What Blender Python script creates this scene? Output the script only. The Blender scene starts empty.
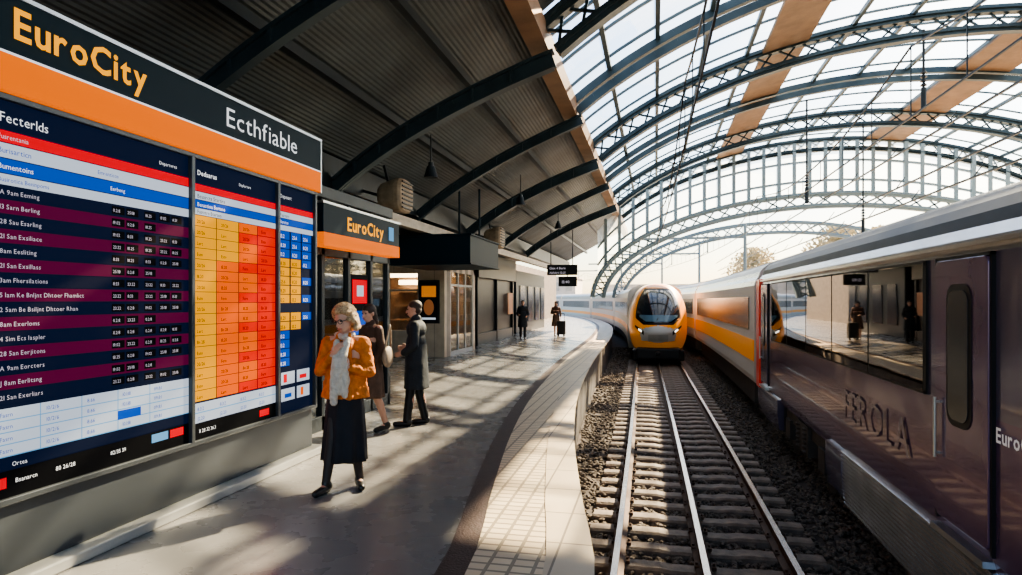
import bpy, math, random
import numpy as np
from mathutils import Vector, Matrix, Euler
random.seed(7); np.random.seed(7)
scene=bpy.context.scene
COL=scene.collection
# ------------------------------------------------------------ materials
def mat(name,color,rough=.5,metal=0.0,noise=0.0,scale=6.0,bump=0.0,bscale=None,emit=0.0,coat=0.0,spec=.5,color2=None,alb=1.0):
    m=bpy.data.materials.new(name); m.use_nodes=True
    nt=m.node_tree; b=nt.nodes['Principled BSDF']
    b.inputs['Base Color'].default_value=(*[c*alb for c in color],1); b.inputs['Roughness'].default_value=rough
    b.inputs['Metallic'].default_value=metal; b.inputs['Specular IOR Level'].default_value=spec
    b.inputs['Coat Weight'].default_value=coat
    tc=nt.nodes.new('ShaderNodeTexCoord')
    if noise>0 or color2:
        n=nt.nodes.new('ShaderNodeTexNoise'); n.inputs['Scale'].default_value=scale; n.inputs['Detail'].default_value=6
        nt.links.new(tc.outputs['Object'],n.inputs['Vector'])
        r=nt.nodes.new('ShaderNodeValToRGB'); r.color_ramp.elements[0].position=.3; r.color_ramp.elements[1].position=.7
        c1=tuple(max(0,c*(1-noise)) for c in color); c2=color2 or tuple(min(1,c*(1+noise)) for c in color)
        r.color_ramp.elements[0].color=(*c1,1); r.color_ramp.elements[1].color=(*c2,1)
        nt.links.new(n.outputs['Fac'],r.inputs['Fac']); nt.links.new(r.outputs['Color'],b.inputs['Base Color'])
    if bump>0:
        n2=nt.nodes.new('ShaderNodeTexNoise'); n2.inputs['Scale'].default_value=bscale or scale*4; n2.inputs['Detail'].default_value=4 if (bscale or scale*4)>2.5 else 1
        nt.links.new(tc.outputs['Object'],n2.inputs['Vector'])
        bp=nt.nodes.new('ShaderNodeBump'); bp.inputs['Strength'].default_value=bump; bp.inputs['Distance'].default_value=.02
        nt.links.new(n2.outputs['Fac'],bp.inputs['Height']); nt.links.new(bp.outputs['Normal'],b.inputs['Normal'])
    if emit>0:
        b.inputs['Emission Color'].default_value=(*color,1); b.inputs['Emission Strength'].default_value=emit
    return m
def glassmat(name,tint=(.9,.95,1),gl=.12,rough=.05,transl=0.0):
    m=bpy.data.materials.new(name); m.use_nodes=True; nt=m.node_tree; nt.nodes.clear()
    o=nt.nodes.new('ShaderNodeOutputMaterial'); mx=nt.nodes.new('ShaderNodeMixShader')
    t=nt.nodes.new('ShaderNodeBsdfTransparent'); g=nt.nodes.new('ShaderNodeBsdfGlossy')
    t.inputs['Color'].default_value=(*tint,1); g.inputs['Roughness'].default_value=rough
    mx.inputs[0].default_value=gl
    src=t
    if transl>0:
        tl=nt.nodes.new('ShaderNodeBsdfTranslucent'); tl.inputs['Color'].default_value=(.80,.92,1,1)
        m2=nt.nodes.new('ShaderNodeMixShader'); tc=nt.nodes.new('ShaderNodeTexCoord'); mp=nt.nodes.new('ShaderNodeMapping'); mp.inputs['Scale'].default_value=(.9,.8,.9)
        v=nt.nodes.new('ShaderNodeTexVoronoi'); v.inputs['Scale'].default_value=1.0
        mr=nt.nodes.new('ShaderNodeMapRange'); mr.inputs[3].default_value=transl*.4; mr.inputs[4].default_value=transl*1.6
        nt.links.new(tc.outputs['Object'],mp.inputs[0]); nt.links.new(mp.outputs[0],v.inputs['Vector']); nt.links.new(v.outputs['Color'],mr.inputs[0]); nt.links.new(mr.outputs[0],m2.inputs[0])
        nt.links.new(t.outputs[0],m2.inputs[1]); nt.links.new(tl.outputs[0],m2.inputs[2]); src=m2
    nt.links.new(src.outputs[0],mx.inputs[1]); nt.links.new(g.outputs[0],mx.inputs[2]); nt.links.new(mx.outputs[0],o.inputs[0])
    return m
def tilemat(name,c1,c2,mortar,sx,sy,rough=.5,off=0.0,msize=.01,bump=.3,ov=.45,rv=.12):
    m=bpy.data.materials.new(name); m.use_nodes=True; nt=m.node_tree; b=nt.nodes['Principled BSDF']
    tc=nt.nodes.new('ShaderNodeTexCoord'); br=nt.nodes.new('ShaderNodeTexBrick')
    br.offset=off; br.inputs['Color1'].default_value=(*c1,1); br.inputs['Color2'].default_value=(*c2,1); br.inputs['Mortar'].default_value=(*mortar,1)
    br.inputs['Scale'].default_value=1; br.inputs['Brick Width'].default_value=sx; br.inputs['Row Height'].default_value=sy; br.inputs['Mortar Size'].default_value=msize
    nt.links.new(tc.outputs['Object'],br.inputs['Vector'])
    n=nt.nodes.new('ShaderNodeTexNoise'); n.inputs['Scale'].default_value=3; n.inputs['Detail'].default_value=8
    nt.links.new(tc.outputs['Object'],n.inputs['Vector'])
    mx=nt.nodes.new('ShaderNodeMix'); mx.data_type='RGBA'; mx.blend_type='OVERLAY'; mx.inputs[0].default_value=ov
    nt.links.new(br.outputs['Color'],mx.inputs[6]); nt.links.new(n.outputs['Fac'],mx.inputs[7])
    nt.links.new(mx.outputs[2],b.inputs['Base Color'])
    mr=nt.nodes.new('ShaderNodeMapRange'); mr.inputs[3].default_value=rough-rv; mr.inputs[4].default_value=rough+rv*1.2
    nt.links.new(n.outputs['Fac'],mr.inputs[0]); nt.links.new(mr.outputs[0],b.inputs['Roughness'])
    bp=nt.nodes.new('ShaderNodeBump'); bp.inputs['Strength'].default_value=bump; bp.inputs['Distance'].default_value=.004; bp.invert=True
    nt.links.new(br.outputs['Fac'],bp.inputs['Height']); nt.links.new(bp.outputs['Normal'],b.inputs['Normal'])
    return m
# ------------------------------------------------------------ mesh builder
class MB:
    def __init__(s): s.v=[];s.f=[];s.m=[]
    def add(s,vs,fs,mi=0):
        o=len(s.v); s.v+=[tuple(v) for v in vs]; s.f+=[tuple(i+o for i in f) for f in fs]; s.m+=[mi]*len(fs)
    def box(s,x0,x1,y0,y1,z0,z1,mi=0):
        vs=[(x,y,z) for x in(x0,x1) for y in(y0,y1) for z in(z0,z1)]
        s.add(vs,[(0,1,3,2),(4,6,7,5),(0,4,5,1),(2,3,7,6),(0,2,6,4),(1,5,7,3)],mi)
    def beam(s,a,b,w,h,mi=0,up=(0,0,1)):
        a=Vector(a);b=Vector(b);d=(b-a).normalized();up=Vector(up)
        if abs(d.dot(up))>.98: up=Vector((1,0,0))
        r=d.cross(up).normalized()*w/2;u=r.cross(d).normalized()*h/2
        vs=[p+i*r+j*u for p in(a,b) for i,j in((-1,-1),(1,-1),(1,1),(-1,1))]
        s.add(vs,[(3,2,1,0),(4,5,6,7),(0,1,5,4),(1,2,6,5),(2,3,7,6),(3,0,4,7)],mi)
    def cyl(s,a,b,r0,r1=None,n=12,mi=0):
        r1=r0 if r1 is None else r1
        a=Vector(a);b=Vector(b);d=(b-a).normalized();up=Vector((0,0,1)) if abs(d.z)<.9 else Vector((1,0,0))
        r=d.cross(up).normalized();u=r.cross(d)
        vs=[p+rr*(math.cos(t)*r+math.sin(t)*u) for p,rr in((a,r0),(b,r1)) for t in[2*math.pi*k/n for k in range(n)]]
        s.add(vs,[(k,(k+1)%n,n+(k+1)%n,n+k) for k in range(n)]+[tuple(range(n))[::-1],tuple(range(n,2*n))],mi)
    def capsule(s,a,b,ra,rb,n=12,mi=0,h=3):
        a=Vector(a);b=Vector(b);d=(b-a)
        if d.length<1e-6:d=Vector((0,0,1e-4))
        d.normalize();up=Vector((0,0,1)) if abs(d.z)<.9 else Vector((1,0,0))
        r=d.cross(up).normalized();u=r.cross(d);rings=[]
        for k in range(h+1):
            t=-math.pi/2+k*math.pi/2/h; rings.append((a+d*ra*math.sin(t),max(ra*math.cos(t),ra*.03)))
        for k in range(h+1):
            t=k*math.pi/2/h; rings.append((b+d*rb*math.sin(t),max(rb*math.cos(t),rb*.03)))
        vs=[c+rr*(math.cos(2*math.pi*j/n)*r+math.sin(2*math.pi*j/n)*u) for c,rr in rings for j in range(n)]
        fs=[(i*n+j,i*n+(j+1)%n,(i+1)*n+(j+1)%n,(i+1)*n+j) for i in range(len(rings)-1) for j in range(n)]
        fs+=[tuple(range(n))[::-1],tuple(range((len(rings)-1)*n,len(rings)*n))]
        s.add(vs,fs,mi)
    def chain(s,pts,rads,mi=0):
        for i in range(len(pts)-1): s.capsule(pts[i],pts[i+1],rads[i],rads[i+1],mi=mi)
    def ell(s,c,r,M=None,n=16,m=10,mi=0):
        c=Vector(c);vs=[]
        for i in range(m+1):
            ph=-math.pi/2+math.pi*i/m; ph=max(-1.55,min(1.55,ph))
            for j in range(n):
                t=2*math.pi*j/n; p=Vector((r[0]*math.cos(ph)*math.cos(t),r[1]*math.cos(ph)*math.sin(t),r[2]*math.sin(ph)))
                vs.append(c+(M@p if M else p))
        fs=[(i*n+j,i*n+(j+1)%n,(i+1)*n+(j+1)%n,(i+1)*n+j) for i in range(m) for j in range(n)]
        fs+=[tuple(range(n))[::-1],tuple(range(m*n,(m+1)*n))]
        s.add(vs,fs,mi)
    def loft(s,rings,mi=0,cap=True,closed=True):
        n=len(rings[0]);vs=[p for r in rings for p in r]
        rng=range(n) if closed else range(n-1)
        fs=[(i*n+j,i*n+(j+1)%n,(i+1)*n+(j+1)%n,(i+1)*n+j) for i in range(len(rings)-1) for j in rng]
        if cap: fs+=[tuple(range(n))[::-1],tuple(range((len(rings)-1)*n,len(rings)*n))]
        s.add(vs,fs,mi)
    def xform(s,M):
        s.v=[tuple(M@Vector(v)) for v in s.v]; return s
    def obj(s,name,mats,parent=None,origin=None,label=None,cat=None,kind=None,group=None,smooth=False,bevel=0):
        me=bpy.data.meshes.new(name); 
        if origin is not None:
            o=Vector(origin); vs=[tuple(Vector(v)-o) for v in s.v]
        else: vs=s.v
        me.from_pydata(vs,[],s.f); 
        if not isinstance(mats,(list,tuple)): mats=[mats]
        for m in mats: me.materials.append(m)
        me.polygons.foreach_set('material_index',s.m)
        if smooth: me.polygons.foreach_set('use_smooth',[True]*len(s.f))
        me.update()
        ob=bpy.data.objects.new(name,me); COL.objects.link(ob)
        if origin is not None: ob.location=origin
        if bevel:
            bv=ob.modifiers.new('bevel','BEVEL'); bv.width=bevel; bv.segments=2; bv.limit_method='ANGLE'
        tag(ob,parent,label,cat,kind,group)
        return ob
def tag(ob,parent=None,label=None,cat=None,kind=None,group=None):
    if parent is not None:
        ob.parent=parent; ob.matrix_parent_inverse=pworld(parent).inverted()
    if label: ob['label']=label
    if cat: ob['category']=cat
    if kind: ob['kind']=kind
    if group: ob['group']=group
def pworld(o):
    M=Matrix.LocRotScale(o.location,o.rotation_euler,o.scale)
    if o.parent: M=pworld(o.parent)@o.matrix_parent_inverse@M
    return M
def empty(name,loc,label,cat,group=None):
    e=bpy.data.objects.new(name,None); e.empty_display_size=.2; COL.objects.link(e); e.location=loc
    tag(e,None,label,cat,None,group); return e
# ------------------------------------------------------------ lettering
chars="ABCDEFGHIJKLMNOPQRSTUVWXYZabcdefghijklmnopqrstuvwxyz0123456789.:/-%&"
GL={}
def build_glyphs():
    tmp=[]
    for bold,off in((0,0.0),(1,.022)):
        for ch in chars:
            cu=bpy.data.curves.new('g','FONT'); cu.body=ch; cu.size=1; cu.resolution_u=2; cu.offset=off
            ob=bpy.data.objects.new('g',cu); COL.objects.link(ob); tmp.append((bold,ch,ob))
    bpy.context.view_layer.update(); dg=bpy.context.evaluated_depsgraph_get()
    for bold,ch,ob in tmp:
        me=bpy.data.meshes.new_from_object(ob.evaluated_get(dg))
        v=[(p.co.x,p.co.y) for p in me.vertices]; f=[tuple(p.vertices) for p in me.polygons]
        xs=[p[0] for p in v] or [0,.3]
        GL[(bold,ch)]=([(x-min(xs),y) for x,y in v],f,max(xs)-min(xs))
        bpy.data.meshes.remove(me)
    for _,_,ob in tmp:
        cu=ob.data; bpy.data.objects.remove(ob); bpy.data.curves.remove(cu)
build_glyphs()
def text(mb,s,O,U,V,size,mi=0,bold=0,width=None,sp=.09):
    O=Vector(O);U=Vector(U);V=Vector(V)
    w=sum((.28 if c==' ' else GL[(bold,c)][2]+sp) for c in s)
    k=size if width is None else width/w
    x=0
    for c in s:
        if c==' ': x+=.28; continue
        v,f,wd=GL[(bold,c)]
        mb.add([O+U*((x+a)*k)+V*(b*size) for a,b in v],f,mi); x+=wd+sp
# ------------------------------------------------------------ curves of the plan
def interp(pts):
    xs=[p[0] for p in pts];ys=[p[1] for p in pts];n=len(pts)
    sl=[(ys[i+1]-ys[i])/(xs[i+1]-xs[i]) for i in range(n-1)]
    m=[sl[0]]+[(sl[i-1]+sl[i])/2 for i in range(1,n-1)]+[sl[-1]]
    def f(x):
        x=max(xs[0],min(xs[-1],x)); i=0
        while i<n-2 and x>xs[i+1]: i+=1
        h=xs[i+1]-xs[i];t=(x-xs[i])/h
        return (2*t**3-3*t*t+1)*ys[i]+(t**3-2*t*t+t)*h*m[i]+(-2*t**3+3*t*t)*ys[i+1]+(t**3-t*t)*h*m[i+1]
    return f
edgeX=interp([(-4,-.3),(2,-.32),(3.8,-.37),(5.2,-.6),(7.4,-.93),(10.4,-1.25),(16,-1.56),(30,-1.95),(42,-2.85),(58,-5.7),(74,-10.5),(92,-18)])
trackX=interp([(-4,.44),(4,.44),(10,.38),(20,.2),(26,.08),(30,-.12),(42,-1.25),(58,-4.1),(74,-8.9),(92,-16.4)])
track2X=interp([(-6,3.13),(14,3.13),(20,3.08),(26,2.96),(30,2.78),(42,1.65),(58,-1.2),(74,-6),(92,-13.5)])
def frange(a,b,s):
    n=max(1,int(round((b-a)/s))); return [a+(b-a)*i/n for i in range(n+1)]
# ------------------------------------------------------------ palette
M_floor=tilemat('platform_paving',(.195,.19,.185),(.20,.195,.19),(.17,.165,.16),2.4,2.4,.27,0,.004,.08,.08,.04)
M_tact=tilemat('tactile_paving',(.74,.60,.42),(.66,.53,.37),(.30,.24,.17),.14,.10,.5,.0,.012,1.0,.15)
M_cope=tilemat('coping_stone',(.66,.54,.39),(.58,.47,.34),(.25,.2,.15),.3,.6,.5,0,.008,.6,.15)
M_stripe=mat('stripe_brown',(.050,.027,.024),.6,0,.3,10,.3,60)
M_conc=mat('concrete',(.12,.105,.095),.8,0,.3,3,.4,30)
M_ground=mat('ground',(.07,.05,.04),.9,0,.4,4,.5,30)
M_yard=mat('yard_ground',(.36,.31,.25),.9,0,.3,1,.3,10)
M_stone=mat('ballast',(.06,.042,.032),.8,0,.5,30,.0,color2=(.22,.165,.125))
M_sleep=mat('sleeper',(.19,.135,.10),.65,0,.4,8,.4,60)
M_railside=mat('rail_rust',(.08,.038,.022),.7,.3,.3,20)
M_railtop=mat('rail_steel',(.5,.45,.40),.25,1)
M_dark=mat('dark_steel',(.020,.028,.036),.45,.4,.2,3)
M_truss=mat('truss_steel',(.040,.065,.082),.42,.4,.2,3)
M_bar=mat('glazing_bar_steel',(.075,.11,.13),.45,.3)
M_pale=mat('haze_pale_steel',(.22,.29,.33),.5,.1)  # far steel, its colour paled to stand in for haze
M_corr=mat('ceiling_sheet',(.072,.092,.106),.5,.2,.3,1.2,.15,12)
M_tan=mat('tan_panel',(.25,.15,.09),.6,0,.25,2,.2,20)
M_glass=glassmat('roof_glass',(.78,.90,1.0),.07,.05,.26)
M_glassg=glassmat('gable_glass',(.9,.95,.97),.05,.05,.42)
M_glass2=glassmat('shop_glass',(.6,.65,.68),.15,.03)
M_navy=mat('navy',(.008,.016,.034),.25,0)
M_navyb=mat('navy_banner',(.004,.018,.030),.5,0,spec=.12)
M_black=mat('black',(.010,.011,.013),.4,spec=.3)
M_white=mat('white',(.85,.87,.9),.5,emit=.9,spec=.1,alb=.4)
M_orange=mat('orange_stripe',(1.0,.19,.004),.5,emit=.85,spec=.08,alb=.3)
M_yel=mat('yellow_letter',(1,.40,.006),.5,emit=1.2,spec=.1,alb=.3)
M_grey=mat('plinth_grey',(.065,.074,.085),.35,.4)
M_lgrey=mat('light_grey',(.42,.42,.40),.45,.1,.1,4)
M_alu=mat('aluminium',(.5,.52,.54),.3,.9)
def scr(n,c,e): return mat(n,c,.6,0,emit=e,spec=.04,alb=.12)
D=[scr('screen_navy',(.005,.012,.04),.8),scr('screen_plum',(.13,.004,.05),.8),scr('screen_red',(.9,.006,.02),.9),
   scr('screen_white',(.66,.74,.86),.8),scr('screen_blue',(.008,.085,.5),.9),scr('screen_yellow',(1.0,.42,.004),.95),
   scr('screen_orange',(1.0,.14,.003),.95),scr('screen_scarlet',(.85,.02,.004),.95),scr('screen_black',(.005,.006,.010),.3),
   scr('screen_lightblue',(.2,.5,.85),.7)]
M_fine=mat('screen_text',(.75,.70,.8),.5,emit=.7,spec=.05,alb=.2)
# ================================================================ SETTING
b=MB(); ys=frange(-4,92,1.0)
rows=[[(-14 if y<60 else -34,y,0),(edgeX(y)-.88,y,0),(edgeX(y)-.87,y,-1.0),(-14 if y<60 else -34,y,-1.0)] for y in ys]
b.loft(rows); b.obj('floor',M_floor,kind='structure')
def strip(name,o0,o1,z,m,t=.012,step=.5):
    b=MB(); rows=[]
    for y in frange(-4,92,step):
        e=edgeX(y); rows.append([(e-o0,y,z),(e-o1,y,z),(e-o1,y,-.1 if t>.5 else -.02),(e-o0,y,-.1)])
    b.loft(rows); return b.obj(name,m,kind='structure')
strip('trim_1',.90,.72,.004,M_stripe)
strip('trim_2',.72,.27,.010,M_tact)
strip('trim_3',.27,-.03,.018,M_cope)
b=MB(); b.loft([[(edgeX(y)-.67,y,-.1),(edgeX(y)-.03,y,-.1),(edgeX(y)-.03,y,-1.0),(edgeX(y)-.67,y,-1.0)] for y in ys]); b.obj('wall_right',M_conc,kind='structure')
b=MB(); b.box(-150,150,-10,260,-1.2,-1.0); b.obj('ground',M_yard,kind='structure')
b=MB(); b.loft([[(edgeX(y)-.02,y,-.92),(8,y,-.92),(8,y,-1.0),(edgeX(y)-.02,y,-1.0)] for y in ys]); b.obj('ballast_bed',M_ground,label='dark gravel bed under the railway tracks',cat='gravel',kind='stuff')
def stones():
    t=(1+5**.5)/2
    iv=np.array([(-1,t,0),(1,t,0),(-1,-t,0),(1,-t,0),(0,-1,t),(0,1,t),(0,-1,-t),(0,1,-t),(t,0,-1),(t,0,1),(-t,0,-1),(-t,0,1)])/1.9
    fc=np.array([(0,11,5),(0,5,1),(0,1,7),(0,7,10),(0,10,11),(1,5,9),(5,11,4),(11,10,2),(10,7,6),(7,1,8),(3,9,4),(3,4,2),(3,2,6),(3,6,8),(3,8,9),(4,9,5),(2,4,11),(6,2,10),(8,6,7),(9,8,1)])
    N=20000; V=[];F=[];k=0
    while k<N:
        y=4.6+(random.random()**1.5)*30; x0=edgeX(y)+.04; x=x0+random.random()*(2.7-x0)
        r=random.uniform(.018,.040)*(1+max(0,y-12)*.02); 
        vv=iv*np.random.uniform(.7,1.25,(12,3))*r*np.array([1.2,1,.75])
        a=random.random()*6.28; R=np.array([[math.cos(a),-math.sin(a),0],[math.sin(a),math.cos(a),0],[0,0,1]])
        V.append(vv@R.T+np.array([x,y,-.900+random.uniform(-.012,.020)])); F.append(fc+12*k); k+=1
    me=bpy.data.meshes.new('ballast_stones'); me.from_pydata(np.concatenate(V).tolist(),[],np.concatenate(F).tolist()); me.materials.append(M_stone)
    ob=bpy.data.objects.new('ballast_stones',me); COL.objects.link(ob); tag(ob,None,'brown grey crushed stone ballast around the track','gravel','stuff')
stones()
def sleeper_mesh():
    b=MB(); w=.11; prof=[(-w,-.14),(w,-.14),(w,-.02),(w-.03,0),(-w+.03,0),(-w,-.02)]
    b.loft([[(x,p[0],p[1]+dz) for p in prof] for x,dz in((-1.12,0),(-.4,0),(-.3,-.015),(.3,-.015),(.4,0),(1.12,0))])
    return b.obj('railway_sleeper',M_sleep)
sl=sleeper_mesh()
b=MB(); b.box(-.02,.02,-.05,.05,0,.03); b.cyl((0,0,.03),(0,0,.05),.014,.014,6); c0=b.obj('rail_fastening',M_railside)
clipmesh=c0.data; bpy.data.objects.remove(c0)
for i,y in enumerate(frange(4.3,27,.46)):
    o=sl if i==0 else sl.copy()
    if i: COL.objects.link(o)
    if i<16:
        for xx in(-.77,.77,0):
            for sd in(-1,1):
                c=bpy.data.objects.new('rail_fastening',clipmesh); COL.objects.link(c); c.parent=o; c.location=(xx+sd*.075,0,0)
    dx=(trackX(y+.2)-trackX(y-.2))/.4
    o.location=(trackX(y)+.02,y,-.84); o.rotation_euler=(0,0,-math.atan(dx)); 
    tag(o,None,'weathered brown sleeper lying across the track in gravel','railway sleeper',None,'sleepers of the near track')
def rail(name,fx,off,y0,y1,lab,w=.07):
    b=MB(); prof=[(-.07,0),(.07,0),(.07,.012),(.012,.03),(.012,.1),(w/2,.11),(w/2,.138),(-w/2,.138),(-w/2,.11),(-.012,.1),(-.012,.03),(-.07,.012)]
    ysr=frange(y0,y1,.8)
    b.loft([[(fx(y)+off+p[0],y,-.84+p[1]) for p in prof] for y in ysr])
    n=len(prof)
    for k in range(len(b.f)):
        if k%n==6 and k<n*(len(ysr)-1): b.m[k]=1
    b.obj(name,[M_railside,M_railtop],origin=(fx(y0)+off,y0,-.84),label=lab,cat='rail')
for off in(-.77,0,.77): rail('rail',trackX,off,-4,80,'long polished steel rail on sleepers curving away' if off else 'polished steel centre rail between two running rails',.055)
for off in(-.72,.72): rail('rail',track2X,off,-6,80,'rusty steel rail beneath the dark coaches')
# ================================================================ ROOF
EC=(7.4,1.6);EA,EB=11.5,7.0
def epoint(t,off=0,EA=EA,EB=EB,C=EC):
    x=C[0]-EA*math.cos(t);z=C[1]+EB*math.sin(t)
    nx=-math.cos(t)/EA;nz=math.sin(t)/EB;l=math.hypot(nx,nz)
    return (x-nx/l*off,z-nz/l*off)
T0=math.acos(.8);T1=math.pi-.18
def eprof(n,off=0,t0=T0,t1=T1): return [epoint(t0+(t1-t0)*i/n,off) for i in range(n+1)]
def truss(y,label,w=.22,depth=.46,left=True,mat_=M_truss,prof=None,lace=True,ch=.18,lw=.045):
    n=44
    if prof is None:
        up=eprof(n,.12);lo=eprof(n,.12+depth)
    else: up,lo=prof
    b=MB()
    for P in(up,lo):
        for i in range(len(P)-1): 
            a=P[i];c=P[i+1]; b.beam((a[0],y,a[1]),(c[0],y,c[1]),w,ch)
            if depth>.3: b.beam((a[0],y,a[1]),(c[0],y,c[1]),w*1.6,.03)
    if left and prof is None:
        dd=.26 if depth>.3 else .20
        A=Vector((-5.12,3.50));Bz=Vector((-3.9,4.50));C=Vector((-1.5,5.30 if depth>.3 else 5.42))
        pts=[A*(1-t)**2+Bz*2*t*(1-t)+C*t*t for t in[k/14 for k in range(15)]]
        for p,q in zip(pts[:-1],pts[1:]):
            b.beam((p.x,y,p.y-dd*.2),(q.x,y,q.y-dd*.2),.05,dd); b.beam((p.x,y,p.y-dd*.7),(q.x,y,q.y-dd*.7),w*.8,.04); b.beam((p.x,y,p.y+dd*.25),(q.x,y,q.y+dd*.25),w*.8,.04)
        for k in range(2,14,2):
            p=pts[k]; b.box(p.x-.02,p.x+.02,y-w*.35,y+w*.35,p.y-dd*.7,p.y+dd*.25)
    o=b.obj('roof_truss',mat_,origin=(up[0][0],y,up[0][1]),label=label,cat='roof truss',group='curved roof trusses')
    if lace:
        b=MB()
        for i in range(0,len(up)-1):
            b.beam((up[i][0],y,up[i][1]),(lo[i+1][0],y,lo[i+1][1]),lw,lw); b.beam((lo[i][0],y,lo[i][1]),(up[i+1][0],y,up[i+1][1]),lw,lw)
        b.obj('lacing',mat_,parent=o)
    return o
for y in(2.0,9.75,17.5,26.0): truss(y,'dark steel lattice roof truss arching over platform and tracks')
for y in(6.0,13.6,21.7): truss(y,'slim dark steel rib arching beneath the roof glazing',.16,.22,True,lace=False,ch=.16)
bays=[(9.75,17.5),(17.5,26),(26,30)]
for k,(y0,y1) in enumerate(bays):
    P=eprof(40); b=MB(); b.loft([[(p[0],y0,p[1]) for p in P],[(p[0],y1,p[1]) for p in P]],cap=False,closed=False)
    g=b.obj('window_%d'%(k+1),M_glass,kind='structure',smooth=True)
    b=MB(); Q=eprof(20,.04)
    for p in Q: b.beam((p[0],y0,p[1]),(p[0],y1,p[1]),.09,.10)
    Q=eprof(48,.03)
    nn=max(2,int((y1-y0)/1.25))
    for i in range(nn):
        y=y0+(y1-y0)*(i+.5)/nn
        for a,c in zip(Q[:-1],Q[1:]): b.beam((a[0],y,a[1]),(c[0],y,c[1]),.05,.05)
    b.obj('glazing_bars',M_bar,parent=g)
def xz(x,off=0):
    t=math.acos((EC[0]-x)/EA); return epoint(t,off)
tA=T0; tB=math.acos((EC[0]-13.0)/EA)
b=MB(); P=eprof(30,0,tA,tB); P2=eprof(30,-.12,tA,tB)[::-1]
b.loft([[(p[0],y,p[1]) for p in P+P2] for y in(-2,9.6)]); b.obj('shade_ceiling',M_corr,kind='structure')  # unseen solid roof bay, added to shade the near platform
P=eprof(14,0,tB,T1); b=MB(); b.loft([[(p[0],-2,p[1]) for p in P],[(p[0],9.6,p[1]) for p in P]],cap=False,closed=False); b.obj('window_4',M_glass,kind='structure',smooth=True)
for k,(xa,xb) in enumerate([(2.6,3.7),(8.7,10.1)]):
    b=MB(); A=[xz(xa+(xb-xa)*i/4,.10) for i in range(5)]; B=[xz(xa+(xb-xa)*i/4,.16) for i in range(5)][::-1]
    b.loft([[(p[0],y,p[1]) for p in A+B] for y in(9.8,30)]); b.obj('roof_panel',M_tan,origin=(xa,9.8,A[0][1]),label='long opaque tan timber-lined strip between roof glazing',cat='roof panel')
b=MB(); b.beam((-1.75,-3,5.62),(-1.75,40,5.62),.30,.34); b.obj('roof_beam',M_tan,label='tan edge beam between dark ceiling and glass roof',cat='beam',origin=(-1.75,-3,5.62))
b=MB(); prof=[];N=110
for i in range(N+1):
    t=i/N; o=.007 if i%2 else 0
    prof.append((-5.25+3.45*t+o*.5,4.02+1.86*t-o))
top=[(-1.8,6.0),(-5.25,4.2),(-14,4.2),(-14,4.0)]
b.loft([[(p[0],y,p[1]) for p in prof+top] for y in(-4,40)]); b.obj('ceiling',M_corr,kind='structure')
for i in range(1,3):
    t=i/3; x=-5.25+3.45*t;z=3.98+1.86*t
    b=MB(); b.beam((x,-3,z-.10),(x,40,z-.10),.10,.12); b.obj('purlin',M_dark,origin=(x,-3,z-.10),label='dark steel purlin running under the dark ceiling',cat='beam',group='ceiling purlins')
b=MB(); b.box(-5.45,-5.15,-3,40,3.45,3.95); b.obj('roof_beam',M_dark,origin=(-5.3,-3,3.7),label='deep dark steel girder carrying the ceiling',cat='beam')
b=MB(); b.box(-5.12,-4.94,6.4,38,3.10,3.2); b.box(-5.14,-5.08,6.4,38,3.10,3.34); b.obj('service_duct',mat('duct_grey',(.40,.34,.28),.5,.2,.2,3),origin=(-5.0,6.4,3.15),label='pale metal service duct along the shop fronts',cat='duct')
b=MB(); b.box(-9.2,-9.0,-4,60,0,4.0); b.obj('wall_left',M_conc,kind='structure')
def gable():
    yg=30.0; b=MB(); g=MB(); GA,GB=10.2,4.4
    n=40
    outer=[epoint(T0-.15+(T1-T0+.15)*i/n,.2) for i in range(n+1)]
    def inner(x):
        u=(x-EC[0])/GA
        return EC[1]+(GB*math.sqrt(1-u*u) if abs(u)<1 else 0)
    def lowz(p): return min(p[1],max(inner(p[0]),1.7))
    g.loft([[(p[0],yg,p[1]) for p in outer],[(p[0],yg,lowz(p)) for p in outer]],cap=False,closed=False)
    o=g.obj('window_5',M_glassg,kind='structure')
    x=-2.2;i_=0
    while x<18:
        zt=xz(x,.2)[1];zb=inner(x)
        if zt>zb+.1: b.beam((x,yg,zb),(x,yg,zt),.20 if i_%4==0 else .075,.14)
        x+=.62;i_+=1
    for k in(.3,.65):
        pts=[]
        for p in outer:
            zb=lowz(p); pts.append((p[0],zb+(p[1]-zb)*k))
        for a,c in zip(pts[:-1],pts[1:]): b.beam((a[0],yg,a[1]),(c[0],yg,c[1]),.08,.09)
    b.obj('mullions',M_pale,parent=o)
gable()
truss(30.1,'grey steel lattice truss framing the glazed gable',.2,.42,False,M_truss)
def innerprof(y,A,B,depth,lab,m,cx=EC[0]):
    n=44; up=[epoint(.03+(math.pi-.06)*i/n,0,A,B,(cx,1.6)) for i in range(n+1)]; lo=[epoint(.03+(math.pi-.06)*i/n,depth,A,B,(cx,1.6)) for i in range(n+1)]
    truss(y,lab,.22,depth,False,m,(up,lo),ch=.20,lw=.06)
innerprof(29.8,10.2,4.5,.5,'grey steel lattice arch at the foot of the gable',M_pale)
innerprof(42,10.0,4.7,.6,'grey steel lattice arch spanning the open tracks',M_pale)
for y in(2,9.75,17.5,26,30):
    b=MB(); b.box(18.45,18.75,y-.15,y+.15,-1,3.2); b.box(18.3,18.9,y-.3,y+.3,-1,-.7); b.obj('steel_column',M_truss,origin=(18.6,y,-1),label='dark steel column carrying the foot of a roof truss',cat='column',group='side columns',bevel=.02)
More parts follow.
